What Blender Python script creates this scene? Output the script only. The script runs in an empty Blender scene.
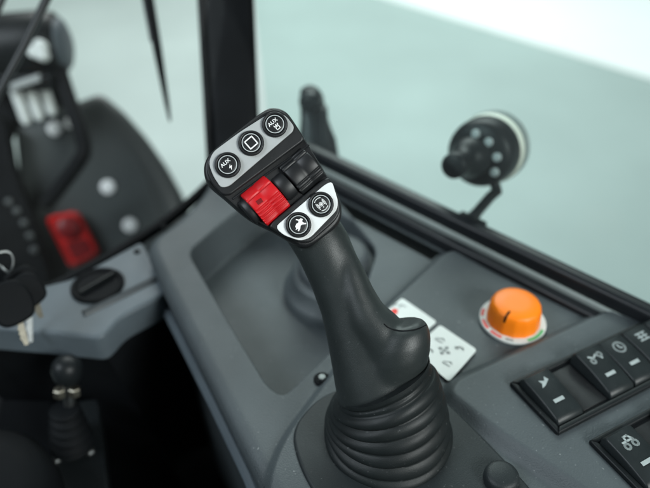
import bpy, bmesh, math, random
import numpy as np
from mathutils import Vector as V, Matrix
random.seed(7)
S = bpy.context.scene
COL = S.collection
R = math.radians

# ------------------------------------------------------------------ camera
PITCH = R(38); FPX = 632.0; H = 0.36
CAM = V((0, 0, H))
cd = bpy.data.cameras.new("camera"); cam = bpy.data.objects.new("camera", cd); COL.objects.link(cam)
cam.location = CAM; cam.rotation_euler = (R(90) - PITCH, 0, 0)
cd.sensor_fit = 'HORIZONTAL'; cd.sensor_width = 36; cd.lens = 36 * FPX / 650
cd.clip_start = 0.01; cd.clip_end = 500
cd.dof.use_dof = True; cd.dof.focus_distance = 0.372; cd.dof.aperture_fstop = 3.9
S.camera = cam
cp, sp = math.cos(PITCH), math.sin(PITCH)

def ray(x, y):
    u = (x - 325) / FPX; v = -(y - 244) / FPX
    return V((u, cp + v * sp, -sp + v * cp))
def atz(x, y, z):
    d = ray(x, y); return CAM + d * ((z - H) / d.z)
def atd(x, y, t):
    return CAM + ray(x, y) * t
def onp(x, y, P, n):
    d = ray(x, y); return CAM + d * ((P - CAM).dot(n) / d.dot(n))

# ------------------------------------------------------------------ materials
def mat(name, col, rough=.5, metal=0., bump=0., bscale=900., var=.12, vscale=25., coat=0., spec=.28, dust=0.):
    m = bpy.data.materials.new(name); m.use_nodes = True
    nt = m.node_tree; N = nt.nodes; L = nt.links; b = N['Principled BSDF']
    b.inputs['Metallic'].default_value = metal
    b.inputs['Specular IOR Level'].default_value = spec
    b.inputs['Coat Weight'].default_value = coat
    tc = N.new('ShaderNodeTexCoord')
    n1 = N.new('ShaderNodeTexNoise'); n1.inputs['Scale'].default_value = vscale; n1.inputs['Detail'].default_value = 6
    L.new(tc.outputs['Object'], n1.inputs['Vector'])
    mr = N.new('ShaderNodeMapRange'); mr.inputs['To Min'].default_value = 1 - var; mr.inputs['To Max'].default_value = 1 + var
    mr.inputs['From Min'].default_value = .3; mr.inputs['From Max'].default_value = .7
    L.new(n1.outputs['Fac'], mr.inputs['Value'])
    mx = N.new('ShaderNodeVectorMath'); mx.operation = 'SCALE'; mx.inputs[0].default_value = col
    L.new(mr.outputs['Result'], mx.inputs['Scale'])
    out = mx.outputs['Vector']
    if dust:
        n3 = N.new('ShaderNodeTexNoise'); n3.inputs['Scale'].default_value = 420; n3.inputs['Detail'].default_value = 3
        L.new(tc.outputs['Object'], n3.inputs['Vector'])
        r3 = N.new('ShaderNodeMapRange'); r3.inputs['From Min'].default_value = .68; r3.inputs['From Max'].default_value = .8
        r3.inputs['To Max'].default_value = dust
        L.new(n3.outputs['Fac'], r3.inputs['Value'])
        mm = N.new('ShaderNodeMix'); mm.data_type = 'RGBA'
        L.new(r3.outputs['Result'], mm.inputs[0]); L.new(out, mm.inputs[6]); mm.inputs[7].default_value = (.4, .42, .42, 1)
        out = mm.outputs[2]
    L.new(out, b.inputs['Base Color'])
    r2 = N.new('ShaderNodeMapRange'); r2.inputs['To Min'].default_value = max(.03, rough - .08); r2.inputs['To Max'].default_value = min(1, rough + .08)
    n2 = N.new('ShaderNodeTexNoise'); n2.inputs['Scale'].default_value = vscale * 2.3; n2.inputs['Detail'].default_value = 4
    L.new(tc.outputs['Object'], n2.inputs['Vector']); L.new(n2.outputs['Fac'], r2.inputs['Value']); L.new(r2.outputs['Result'], b.inputs['Roughness'])
    if bump:
        nb = N.new('ShaderNodeTexNoise'); nb.inputs['Scale'].default_value = bscale; nb.inputs['Detail'].default_value = 2
        L.new(tc.outputs['Object'], nb.inputs['Vector'])
        bp = N.new('ShaderNodeBump'); bp.inputs['Strength'].default_value = bump; bp.inputs['Distance'].default_value = .0004
        L.new(nb.outputs['Fac'], bp.inputs['Height']); L.new(bp.outputs['Normal'], b.inputs['Normal'])
    return m

def glass(name, tint, dirt=.05):
    m = bpy.data.materials.new(name); m.use_nodes = True
    nt = m.node_tree; N = nt.nodes; L = nt.links
    N.remove(N['Principled BSDF']); o = N['Material Output']
    t = N.new('ShaderNodeBsdfTransparent'); t.inputs['Color'].default_value = (*tint, 1)
    g = N.new('ShaderNodeBsdfGlossy'); g.inputs['Roughness'].default_value = .02
    fr = N.new('ShaderNodeFresnel'); fr.inputs['IOR'].default_value = 1.10
    mx = N.new('ShaderNodeMixShader')
    L.new(fr.outputs['Fac'], mx.inputs['Fac']); L.new(t.outputs['BSDF'], mx.inputs[1]); L.new(g.outputs['BSDF'], mx.inputs[2])
    tc = N.new('ShaderNodeTexCoord'); nz = N.new('ShaderNodeTexNoise'); nz.inputs['Scale'].default_value = 9; nz.inputs['Detail'].default_value = 7
    L.new(tc.outputs['Object'], nz.inputs['Vector'])
    mr = N.new('ShaderNodeMapRange'); mr.inputs['From Min'].default_value = .35; mr.inputs['From Max'].default_value = .75
    mr.inputs['To Min'].default_value = dirt*.3; mr.inputs['To Max'].default_value = dirt
    L.new(nz.outputs['Fac'], mr.inputs['Value'])
    df = N.new('ShaderNodeBsdfDiffuse'); df.inputs['Color'].default_value = (.6, .63, .62, 1)
    m2 = N.new('ShaderNodeMixShader'); L.new(mr.outputs['Result'], m2.inputs['Fac']); L.new(mx.outputs['Shader'], m2.inputs[1]); L.new(df.outputs['BSDF'], m2.inputs[2])
    L.new(m2.outputs['Shader'], o.inputs['Surface'])
    return m

M = dict(
    console=mat('console_plastic', (.052, .063, .068), .5, bump=.8, bscale=1100, var=.16, vscale=14, dust=.5, spec=.36),
    ledge=mat('ledge_plastic', (.080, .100, .114), .5, spec=.36, bump=.3, bscale=1500, var=.08, dust=.2),
    plate=mat('boot_plate_plastic', (.014, .018, .0195), .5, bump=.35, bscale=1500, var=.1, dust=.2),
    base=mat('base_rubber', (.045, .053, .058), .5, bump=.2, var=.1, dust=.15),
    grip=mat('grip_soft_touch', (.0175, .0222, .0222), .42, spec=.4, bump=.3, bscale=2600, var=.08, vscale=60, dust=.12),
    head=mat('head_black', (.010, .011, .012), .42, spec=.35, bump=.15, bscale=2600, var=.1, vscale=90, dust=.1),
    rubber=mat('boot_rubber', (.009, .0120, .0125), .5, bump=.25, bscale=1800, var=.15, vscale=60, dust=.2),
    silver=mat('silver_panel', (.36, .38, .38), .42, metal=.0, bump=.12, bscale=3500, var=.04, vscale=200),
    silver_lit=mat('silver_panel_lit', (.66, .68, .68), .4, metal=.0, bump=.12, bscale=3500, var=.04, vscale=200),  # same silver as the upper panel, its stronger light put into the colour
    button=mat('button_black', (.011, .012, .013), .42, spec=.3, bump=.15, bscale=3000, var=.1, vscale=150),
    ring=mat('ring_print', (.42, .45, .45), .5, var=.06, vscale=300),
    print=mat('white_print', (.84, .86, .85), .5, var=.06, vscale=300),
    red=mat('roller_red', (.50, .008, .012), .45, bump=.1, bscale=2500, var=.04, vscale=200, spec=.3),
    redprint=mat('red_print', (.65, .04, .03), .5),
    darkred=mat('roller_mark', (.16, .006, .008), .4),
    gloss=mat('gloss_black', (.008, .009, .010), .46, var=.1, spec=.4),
    black=mat('black_plastic', (.008, .010, .011), .42, bump=.15, spec=.2, var=.12, dust=.15),
    matte=mat('matte_black', (.005, .006, .007), .65, var=.2, spec=.09),
    switch=mat('switch_plastic', (.014, .018, .019), .4, bump=.2, bscale=2200, var=.1, vscale=60, dust=.1),
    orange=mat('orange_plastic', (.88, .205, .006), .42, spec=.3, bump=.1, var=.05),
    white=mat('white_sticker', (.60, .64, .62), .45, var=.03, vscale=60),
    grey=mat('print_grey', (.26, .29, .29), .5),
    green=mat('print_green', (.08, .42, .14), .5),
    steel=mat('steel', (.16, .17, .17), .45, metal=1., var=.1, vscale=200),
    brass=mat('brass', (.26, .245, .20), .45, metal=1., var=.15, vscale=200),
    hood=mat('hood_paint', (.060, .069, .069), .36, var=.15, vscale=6, bump=.1, bscale=300),
    redlamp=mat('red_lens', (.50, .014, .013), .35, var=.1, vscale=40),
    strip=mat('edge_strip', (.24, .28, .27), .3, var=.08),
    rail=mat('rail_black', (.010, .012, .014), .36, var=.2, vscale=14, spec=.22),
    lens=mat('milky_lens', (.80, .80, .70), .3, var=.05),
    switchprint=mat('switch_print', (.30, .34, .34), .5, var=.1, vscale=200),
    pillar=mat('pillar_black', (.005, .006, .007), .6, var=.2, spec=.1),
    ground=mat('hall_floor', (.41, .482, .468), .55, var=.10, vscale=.9),
    platform=mat('white_floor', (.95, .95, .95), .5, var=.01, vscale=2),
    pane=glass('tinted_pane', (.92, .98, .97)),
    shield=glass('windscreen_pane', (.97, .985, .98), .02),
)

# ------------------------------------------------------------------ object helpers
WL = {}          # world locations (all objects are only translated)
def _register(o, loc, parent):
    WL[o.name] = V(loc)
    COL.objects.link(o)
    if parent:
        o.parent = parent
        o.location = V(loc) - WL[parent.name]
    else:
        o.location = V(loc)
def tag(o, label=None, cat=None, group=None, kind=None):
    if label: o['label'] = label
    if cat: o['category'] = cat
    if group: o['group'] = group
    if kind: o['kind'] = kind
    return o
def thing(name, loc, label, cat, group=None):
    o = bpy.data.objects.new(name, None); o.empty_display_size = .02
    _register(o, loc, None); return tag(o, label, cat, group)
def build(name, verts, faces, m, parent=None, smooth=True, angle=35, bevel=0, seg=3, wn=False, fixn=True):
    verts = [V(v) for v in verts]
    lo = V((min(v[i] for v in verts) for i in range(3))); hi = V((max(v[i] for v in verts) for i in range(3)))
    c = (lo + hi) / 2
    if parent is None: c.z = lo.z
    me = bpy.data.meshes.new(name)
    me.from_pydata([v - c for v in verts], [], faces)
    if fixn:
        bm = bmesh.new(); bm.from_mesh(me)
        bmesh.ops.recalc_face_normals(bm, faces=bm.faces); bm.to_mesh(me); bm.free()
    if smooth:
        for p in me.polygons: p.use_smooth = True
        me.set_sharp_from_angle(angle=R(angle))
    me.materials.append(M[m])
    o = bpy.data.objects.new(name, me); _register(o, c, parent)
    if bevel:
        b = o.modifiers.new('bevel', 'BEVEL'); b.width = bevel; b.segments = seg; b.limit_method = 'ANGLE'; b.angle_limit = R(40)
        b.harden_normals = False
    if bevel or wn:
        w = o.modifiers.new('wn', 'WEIGHTED_NORMAL'); w.keep_sharp = not bevel
        if bevel:
            for e in me.edges: e.use_edge_sharp = False
    return o

class MB:
    def __init__(s): s.v = []; s.f = []
    def add(s, v, f):
        k = len(s.v); s.v += [V(p) for p in v]; s.f += [tuple(i + k for i in q) for q in f]; return s
    def prism(s, pts, d):
        n = len(pts); pts = [V(p) for p in pts]
        s.add(pts + [p + d for p in pts], [tuple(range(n)), tuple(range(2*n-1, n-1, -1))] + [(i, (i+1) % n, n+(i+1) % n, n+i) for i in range(n)]); return s
    def loft(s, rings, cap=True):
        n = len(rings[0]); v = [p for r in rings for p in r]; f = []
        for k in range(len(rings)-1):
            for i in range(n):
                j = (i+1) % n; f.append((k*n+i, k*n+j, (k+1)*n+j, (k+1)*n+i))
        if cap:
            f.append(tuple(range(n-1, -1, -1))); f.append(tuple((len(rings)-1)*n+i for i in range(n)))
        s.add(v, f); return s
    def tube(s, pts, r, n=10, closed=False, flat=None):
        pts = [V(p) for p in pts]; rs = r if isinstance(r, (list, tuple)) else [r]*len(pts); rings = []
        up = None
        for i, p in enumerate(pts):
            a = pts[i-1] if (i > 0 or closed) else p; b = pts[(i+1) % len(pts)] if (i < len(pts)-1 or closed) else p
            t = (b-a).normalized()
            if up is None:
                up = V((0, 0, 1)) if abs(t.z) < .9 else V((1, 0, 0))
            e = (up - t*up.dot(t)).normalized(); up = e; g = t.cross(e)
            rings.append([p + (e*math.cos(2*math.pi*k/n) + g*math.sin(2*math.pi*k/n))*rs[i] for k in range(n)])
        if closed: rings.append(rings[0])
        s.loft(rings, not closed); return s
    def lathe(s, c, ax, prof, n=48):
        ax = ax.normalized(); e = ax.orthogonal().normalized(); g = ax.cross(e)
        s.loft([[c + ax*h + (e*math.cos(2*math.pi*k/n) + g*math.sin(2*math.pi*k/n))*r for k in range(n)] for r, h in prof]); return s
    def box(s, c, ex, ey, ez):
        c = V(c); s.prism([c-ex-ey-ez, c+ex-ey-ez, c+ex+ey-ez, c-ex+ey-ez], ez*2); return s
    def done(s, name, m, parent=None, **k): return build(name, s.v, s.f, m, parent, **k)

def cr(pts, k=6, closed=True):
    """Catmull-Rom resample"""
    P = [V(p) for p in pts]; n = len(P); out = []
    for i in range(n if closed else n-1):
        a, b, c, d = (P[(i+j) % n] if closed else P[min(max(i+j, 0), n-1)] for j in (-1, 0, 1, 2))
        for q in range(k):
            t = q/k
            out.append(.5*((2*b) + (c-a)*t + (2*a-5*b+4*c-d)*t*t + (3*b-a-3*c+d)*t**3))
    if not closed: out.append(P[-1])
    return out
def roundpoly(pts, r, k=5):
    P = [V(p) for p in pts]; n = len(P); out = []
    for i in range(n):
        a, b, c = P[i-1], P[i], P[(i+1) % n]
        u = a-b; w = c-b; rr = min(r, u.length*.45, w.length*.45); u = b+u.normalized()*rr; w = b+w.normalized()*rr
        for q in range(k+1):
            t = q/k; out.append(u*(1-t)**2 + b*2*t*(1-t) + w*t*t)
    return out
def remesh(o, vox, it=10, fac=.5):
    m = o.modifiers.new('r', 'REMESH'); m.mode = 'VOXEL'; m.voxel_size = vox; m.use_smooth_shade = True
    s = o.modifiers.new('s', 'SMOOTH'); s.iterations = it; s.factor = fac
    dg = bpy.context.evaluated_depsgraph_get(); me = bpy.data.meshes.new_from_object(o.evaluated_get(dg))
    o.modifiers.clear(); old = o.data; me.name = old.name; o.data = me
    if not me.materials: me.materials.append(old.materials[0])
    for p in me.polygons: p.use_smooth = True
    return o

class Frame:
    """a flat face in space: origin, right, up, normal"""
    def __init__(s, o, ex, n):
        s.o = V(o); s.n = n.normalized(); s.ex = (ex - s.n*ex.dot(s.n)).normalized(); s.ey = s.n.cross(s.ex)
    def __call__(s, a, b, h=0): return s.o + s.ex*a + s.ey*b + s.n*h
    def at(s, o): return Frame(o, s.ex, s.n)
def strokes(fr, lines, w, h, mb=None):
    mb = mb or MB()
    for ln in lines:
        ln = [V((*p, 0)) for p in ln]
        for a, b in zip(ln, ln[1:]):
            t = (b-a).normalized()*w*.5; nn = V((-t.y, t.x, 0))
            q = [a-t+nn, a-t-nn, b+t-nn, b+t+nn]
            mb.prism([fr(p.x, p.y, h) for p in q], fr.n*.00008)
    return mb
def fill(fr, pts, h, mb=None):
    mb = mb or MB(); mb.prism([fr(a, b, h) for a, b in pts], fr.n*.00008); return mb
def arc(cx, cy, r, a0, a1, k=20): return [(cx+r*math.cos(R(a0+(a1-a0)*i/k)), cy+r*math.sin(R(a0+(a1-a0)*i/k))) for i in range(k+1)]
def text(s, fr, a, b, size, h, mb):
    cu = bpy.data.curves.new('t', 'FONT'); cu.body = s; cu.size = size; cu.align_x = 'CENTER'; cu.align_y = 'CENTER'; cu.offset = size*.012
    o = bpy.data.objects.new('t', cu); COL.objects.link(o)
    dg = bpy.context.evaluated_depsgraph_get(); me = bpy.data.meshes.new_from_object(o.evaluated_get(dg))
    mb.add([fr(a+v.co.x, b+v.co.y, h) for v in me.vertices], [tuple(p.vertices) for p in me.polygons])
    bpy.data.objects.remove(o); bpy.data.curves.remove(cu); bpy.data.meshes.remove(me)
UP = V((0, 0, 1))

# ================================================================== SETTING
GZ = -1.25
g = MB().prism([V((-60, -20, GZ)), V((60, -20, GZ)), V((60, 120, GZ)), V((-60, 120, GZ))], V((0, 0, -.05))).done('ground', 'ground', smooth=False)
tag(g, kind='structure')
a, b = atz(385, -2, GZ+.006), atz(655, 80, GZ+.006); d = (b-a)
nrm = V((d.y, -d.x, 0)).normalized() * -1
if nrm.y < 0: nrm = -nrm
a2, b2 = a - d*1.2, b + d*3
pl = MB().prism([a2, b2, b2+nrm*8, a2+nrm*8], V((0, 0, -.002))).done('white_floor', 'platform', smooth=False)
tag(pl, kind='structure')

# ================================================================== SIDE CONSOLE (height field)
def xy(pts, z=0): return [tuple(atz(x, y, z)[:2]) for x, y in pts]
def sdist(X, Y, poly):
    """signed distance, inside negative"""
    P = np.array(poly); n = len(P); best = np.full(X.shape, 1e9); ins = np.zeros(X.shape, bool)
    for i in range(n):
        ax, ay = P[i]; bx, by = P[(i+1) % n]; dx, dy = bx-ax, by-ay
        t = np.clip(((X-ax)*dx+(Y-ay)*dy)/(dx*dx+dy*dy+1e-12), 0, 1)
        best = np.minimum(best, (X-ax-t*dx)**2+(Y-ay-t*dy)**2)
        if ay != by:
            c = ((ay > Y) != (by > Y)) & (X < (bx-ax)*(Y-ay)/(by-ay)+ax); ins ^= c
    dd = np.sqrt(best); return np.where(ins, -dd, dd)
def ldist(X, Y, line):
    P = np.array(line); best = np.full(X.shape, 1e9)
    for i in range(len(P)-1):
        ax, ay = P[i]; bx, by = P[i+1]; dx, dy = bx-ax, by-ay
        t = np.clip(((X-ax)*dx+(Y-ay)*dy)/(dx*dx+dy*dy+1e-12), 0, 1)
        best = np.minimum(best, (X-ax-t*dx)**2+(Y-ay-t*dy)**2)
    return np.sqrt(best)
def sst(x, w): # 1 inside (x<0) -> 0 at x>w
    t = np.clip(1-x/w, 0, 1); return t*t*(3-2*t)
def cr2(pts, k=6): return [(p.x, p.y) for p in cr([(x, y, 0) for x, y in pts], k)]
def rp2(pts, r, k=5): return [(p.x, p.y) for p in roundpoly([V((x, y, 0)) for x, y in pts], r, k)]

OUT = rp2(xy([(143, 241), (176, 219), (203, 190), (222, 152), (332, 166), (650, 327), (860, 430), (860, 600), (310, 600), (262, 486), (200, 362), (158, 276)]), .02)
TRAY = rp2(xy([(189, 252), (222, 223), (262, 193), (335, 200), (376, 250), (350, 332), (283, 396), (268, 385), (226, 316)]), .011)
PLAT = rp2(xy([(453, 252), (552, 302), (900, 440), (900, 640), (240, 640), (268, 500), (286, 446), (330, 386), (388, 312)]), .018)
POD = rp2(xy([(592, 331), (616, 321), (655, 331), (900, 450), (900, 640), (720, 600), (575, 494), (500, 443), (452, 404), (458, 394)]), .014)
def zfun(X, Y):
    Z = np.zeros_like(X)
    Z -= .042*sst(sdist(X, Y, TRAY)+.005, .0065)
    Z += .006*sst(sdist(X, Y, PLAT), .008)
    Z += .008*sst(sdist(X, Y, POD), .012)
    gl = xy([(463, 262), (548, 304), (592, 326)])
    Z -= .0010*np.exp(-(ldist(X, Y, gl)/.0011)**2)
    so = sdist(X, Y, OUT); r = .012
    e = np.clip((so+r)/r, 0, 1); Z -= r*(1-np.sqrt(np.clip(1-e*e, 0, 1)))
    return Z, so
def zat(p):
    Z, so = zfun(np.array([p[0]]), np.array([p[1]])); return float(Z[0])
def onc(x, y):
    """point of the console's top surface seen at pixel (x, y)"""
    z = 0
    for _ in range(8): z = zat(atz(x, y, z))
    return atz(x, y, z)
step = .0010
xs = np.arange(-.215, .46, step); ys = np.arange(.12, .68, step)
X, Y = np.meshgrid(xs, ys, indexing='ij'); Z, so = zfun(X, Y)
keep = so < -.0012
idx = -np.ones(X.shape, int); idx[keep] = np.arange(keep.sum())
vv = np.stack([X[keep], Y[keep], Z[keep]], 1)
q = np.stack([idx[:-1, :-1], idx[1:, :-1], idx[1:, 1:], idx[:-1, 1:]], -1).reshape(-1, 4)
q = q[(q >= 0).all(1)]
con = thing('side_console', atz(300, 330, -.30), 'blue grey moulded plastic console with an empty tray and angled switch pod', 'console')
me = bpy.data.meshes.new('console_top'); cc = V((.1, .4, 0))
me.from_pydata([tuple(v) for v in (vv - np.array([cc.x, cc.y, 0]))], [], [tuple(int(i) for i in f) for f in q]); me.update()
for p in me.polygons: p.use_smooth = True
me.materials.append(M['console'])
ct = bpy.data.objects.new('console_top', me); _register(ct, cc, con)
# skirt under the top
oc = sum((V((*p, 0)) for p in OUT), V())/len(OUT)
ring = [V((*p, 0)) for p in OUT]
def inset(r, k):
    out = []
    for i, p in enumerate(r):
        t = r[(i+1) % len(r)] - r[i-1]; nn = V((-t.y, t.x, 0)).normalized()
        if nn.dot(oc-p) < 0: nn = -nn
        out.append(p + nn*k)
    return out
MB().loft([[p + UP*-.0044 for p in inset(ring, .0032)], [p + UP*-.0063 for p in inset(ring, .0016)], [p + UP*-.0086 for p in inset(ring, .0006)], [p + UP*-.0118 for p in inset(ring, .0001)], [p + UP*-.028 for p in inset(ring, .0024)], [p + UP*-.032 for p in inset(ring, .009)], [p + UP*-.30 for p in inset(ring, .02)]], cap=False).done('side_panel', 'console', con, angle=60)
# side trim rib
tr = [atz(x, y, -.045) for x, y in ((146, 270), (180, 335), (215, 405), (250, 478), (275, 540))]
MB().tube(tr, .005).done('trim_rib', 'ledge', con)
# screws / plugs on the console
def screw(x, y, r, m='black', deep=False):
    p = onc(x, y); mb = MB().lathe(p, UP, [(r, -.002), (r, .0012), (r*.8, .0022), (r*.45, .0022), (r*.4, .0008), (.00001, .0008)], 20)
    return mb.done('screw', m, con)
screw(322, 380, .0062, 'matte'); screw(430, 229, .0042, 'matte'); screw(164, 227, .003, 'matte')
p = onc(322, 380)+UP*.001
MB().lathe(p, UP, [(.0033, 0), (.0033, .0020), (.0026, .0028), (.0004, .0029)], 6).done('screw', 'steel', con)

# ================================================================== JOYSTICK
HC = atd(270, 175, .372)
hn = (CAM - HC).normalized() + V((.02, .02, .22)); hn.normalize()
e_px = onp(275, 125, HC, hn) - onp(228, 165, HC, hn)
HF = Frame(HC, e_px, hn)
def hp(x, y, h=0):
    """head face point at pixel, h metres proud of the face"""
    return onp(x, y, HC + HF.n*h, HF.n)
stick = thing('joystick', onc(388, 432), 'black multi function joystick with two silver button panels and red thumb roller in ribbed boot', 'joystick')
outline = [(203, 171), (205, 158), (214, 147), (240, 126), (264, 108), (275, 105), (286, 109), (295, 120), (310, 144), (327, 172), (339, 193), (343, 208), (340, 222), (325, 237), (308, 247), (294, 243), (273, 231), (248, 218), (224, 198), (208, 184)]
O2 = cr([hp(*p) for p in outline], 5)
hc = sum(O2, V())/len(O2)
def hring(s, h, shift=V((0, 0, 0))): return [hc + (p-hc)*s + HF.n*h + shift for p in O2]
rear = (atd(322, 243, .405) - hc)
rings = [hring(.02, -.0035), hring(.90, -.0035), hring(.955, -.0030), hring(.985, -.0042), hring(1.0, -.0065), hring(1.005, -.011), hring(.985, -.017)]
for k, (s, h) in enumerate([(.95, -.022), (.88, -.027), (.76, -.032), (.5, -.035), (.2, -.036)]):
    rings.append(hring(s, h, (HF.ey*-.004)*(k/4)))
head = MB().loft(rings).done('head', 'head', stick, angle=60)
upper_block = [(206, 171), (207, 160), (215, 149), (241, 128), (265, 111), (275, 108), (285, 112), (293, 121), (304, 137), (303, 141), (230, 195), (222, 195), (212, 184)]
lower_block = [(269, 227), (272, 222), (322, 180), (329, 177), (336, 190), (340, 203), (340, 213), (335, 221), (310, 243), (298, 242), (282, 235)]
def block(name, pts, h0, h1, m, lab=None, bev=.0012, par=head, r=.003):
    base = roundpoly([hp(*p) for p in pts], r, 3)
    o = MB().prism([p + HF.n*h0 for p in base], HF.n*(h1-h0)).done(name, m, par, bevel=bev)
    if lab: o['label'] = lab
    return o
block('housing_block', upper_block, -.006, -.0002, 'head', par=head)
block('housing_block', lower_block, -.006, -.0002, 'head', par=head)
up_plate = [(208.5, 163), (213, 152), (240, 132), (266, 115.5), (277, 112.5), (286, 116), (294, 126.5), (293, 131.5), (229, 186.5), (221, 188), (213, 176)]
lo_plate = [(275, 227), (325, 184.5), (332, 181.5), (338, 201), (337, 210), (310, 238), (300, 241), (283, 235)]
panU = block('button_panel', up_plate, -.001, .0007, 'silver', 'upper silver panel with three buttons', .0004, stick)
panL = block('button_panel', lo_plate, -.001, .0007, 'silver_lit', 'lower silver panel with two buttons', .0004, stick)

def button(x, y, lab, sym, r=.0076):
    c = hp(x, y, .0007)
    F = HF.at(c)
    prof = [(r, -.0005), (r, .0012), (r*.975, .0018), (r*.92, .0021), (r*.84, .0021), (r*.79, .0016), (r*.775, .0010), (r*.75, .0010), (r*.735, .0016), (r*.70, .0019), (r*.5, .0020), (r*.2, .00205), (.00001, .00205)]
    o = MB().lathe(c, F.n, prof, 56).done('button', 'button', stick, angle=70); o['label'] = lab
    rr = r*.66
    v = []; f = []; n = 64
    for k in range(n):
        a = 2*math.pi*k/n
        for q, hh in ((rr, .00205), (rr*1.09, .00203)): v.append(F(q*math.cos(a), q*math.sin(a), hh))
        v.append(F(rr*1.09*math.cos(a), rr*1.09*math.sin(a), .0017)); v.append(F(rr*math.cos(a), rr*math.sin(a), .0017))
    for k in range(n):
        j = (k+1) % n
        for q in range(4): f.append((k*4+q, j*4+q, j*4+(q+1) % 4, k*4+(q+1) % 4))
    build('ring', v, f, 'ring', o)
    mb = MB(); sym(F, mb, .00206, r)
    mb.done('symbol', 'print', o, smooth=False)
    return o
def s_bolt(F, mb, h, r):
    text('AUX', F, -.0004, .0015, .0031, h, mb)
    fill(F, [(.0012, -.0005), (-.0008, -.0024), (.0002, -.0023), (-.0004, -.0040), (.0017, -.0018), (.0006, -.0018)], h, mb)
def s_sq(F, mb, h, r):
    a = .0027; strokes(F, [[(-a, -a), (a, -a), (a, a), (-a, a), (-a, -a)]], .0007, h, mb)
def s_fork(F, mb, h, r):
    text('AUX', F, -.0003, .0016, .0031, h, mb)
    a = .0011; strokes(F, [[(-a, -.0036), (a, -.0036), (a, -.0019), (-a, -.0019), (-a, -.0036)], [(-a*1.2, -.0005), (-a*1.2, -.0012), (a*1.2, -.0012), (a*1.2, -.0005)], [(0, -.0004), (0, -.0019)]], .00042, h, mb)
def s_hare(F, mb, h, r):
    pts = [(-.0035, -.0012), (-.0026, -.0008), (-.0022, .0004), (-.0008, .0012), (.0008, .0010), (.0015, .0018), (.0004, .0032), (.0012, .0034), (.0021, .0021), (.0034, .0019), (.0040, .0008), (.0028, .0002), (.0030, -.0012), (.0041, -.0022), (.0034, -.0026), (.0018, -.0014), (.0004, -.0012), (-.0008, -.0024), (-.0024, -.0030), (-.0028, -.0024), (-.0014, -.0016)]
    fill(F, pts, h, mb)
def s_lock(F, mb, h, r):
    L = [arc(0, 0, .0011, 0, 360, 16), [(-.0001, -.0022), (.0001, -.0022)]]
    for s in (-1, 1):
        L.append([(s*.0019, -.0012), (s*.0019, .0012)])
        L.append([(s*.0019*math.cos(R(t)) + s*.0008, .0034*math.sin(R(t))) for t in range(-38, 39, 8)])
    L.append(arc(0, -.0002, .0041, 58, 122, 10))
    L.append(arc(0, .0002, .0041, 238, 302, 10))
    strokes(F, L, .00045, h, mb); fill(F, arc(0, 0, .0006, 0, 350, 12), h, mb)
button(227.8, 165.2, 'round black button marked AUX with lightning bolt', s_bolt)
button(251.2, 143.4, 'round black button with a square outline', s_sq)
button(274.8, 124.9, 'round black button marked AUX with a forked implement', s_fork)
button(298.4, 225, 'round black button with a white animal symbol', s_hare)
button(320.8, 204.6, 'round black button with brackets and ring symbol', s_lock)

# thumb rollers
def roller(x, y, w, r, name, m, lab, ridges, lift):
    c = hp(x, y, -.0035 + lift); F = HF.at(c)
    rings = []; n = 360
    prof = [(-w, r*.80), (-w, r*.94), (-w*.96, r*.985), (-w*.9, r), (-w*.15, r), (-w*.12, r*.985), (w*.12, r*.985), (w*.15, r), (w*.9, r), (w*.96, r*.985), (w, r*.94), (w, r*.80)]
    for a, q in prof:
        ringp = []
        for k in range(n):
            t = 2*math.pi*k/n
            deg = math.degrees(t) % 360
            # t=90deg points out of the face
            rd = q
            if ridges and q > r*.97:
                for cd_ in ridges:
                    dd = (deg - cd_)/3.2
                    rd -= r*.085*math.exp(-dd*dd)
            ringp.append(F(a, rd*math.cos(t)*1.12, rd*math.sin(t)))
        rings.append(ringp)
    o = MB().loft(rings).done(name, m, stick, angle=50); o['label'] = lab
    return o, F
ro, RF = roller(265.5, 201.5, .0092, .0114, 'thumb_roller', 'red', 'red ridged thumb roller', [62, 101, 112, 123, 134, 145], -.0030)
mb = MB()
for a0, b0 in ((-.0036, .0012),):
    F = RF; fill(F, [(a0-.002, b0-.0012), (a0+.0015, b0-.0016), (a0+.002, b0+.0010), (a0-.0016, b0+.0014)], .01143, mb)
mb.done('mark', 'darkred', ro, smooth=False)
bo, BF = roller(301.5, 172.5, .0092, .0108, 'thumb_roller', 'gloss', 'black thumb roller', [40, 56, 118, 134], -.0040)
# dark shoulders either side of the rollers
for x, y, w in ((250, 211, .0030), (284.5, 187, .0042)):
    c = hp(x, y, -.0035); F = HF.at(c)
    rr = []
    for a, q in ((-w, .004), (-w*.9, .0062), (-w*.5, .0070), (w*.5, .0070), (w*.9, .0068), (w, .006)):
        rr.append([F(a, q*1.25*math.cos(2*math.pi*k/40), q*math.sin(2*math.pi*k/40) - .0015) for k in range(40)])
    MB().loft(rr).done('roller_cheek', 'gloss', stick, angle=50)
# slot edge line
MB().tube([hp(x, y, -.003) for x, y in ((233, 199), (270, 172), (309, 145))], .0006, 6).done('slot_lip', 'head', head)

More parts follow.
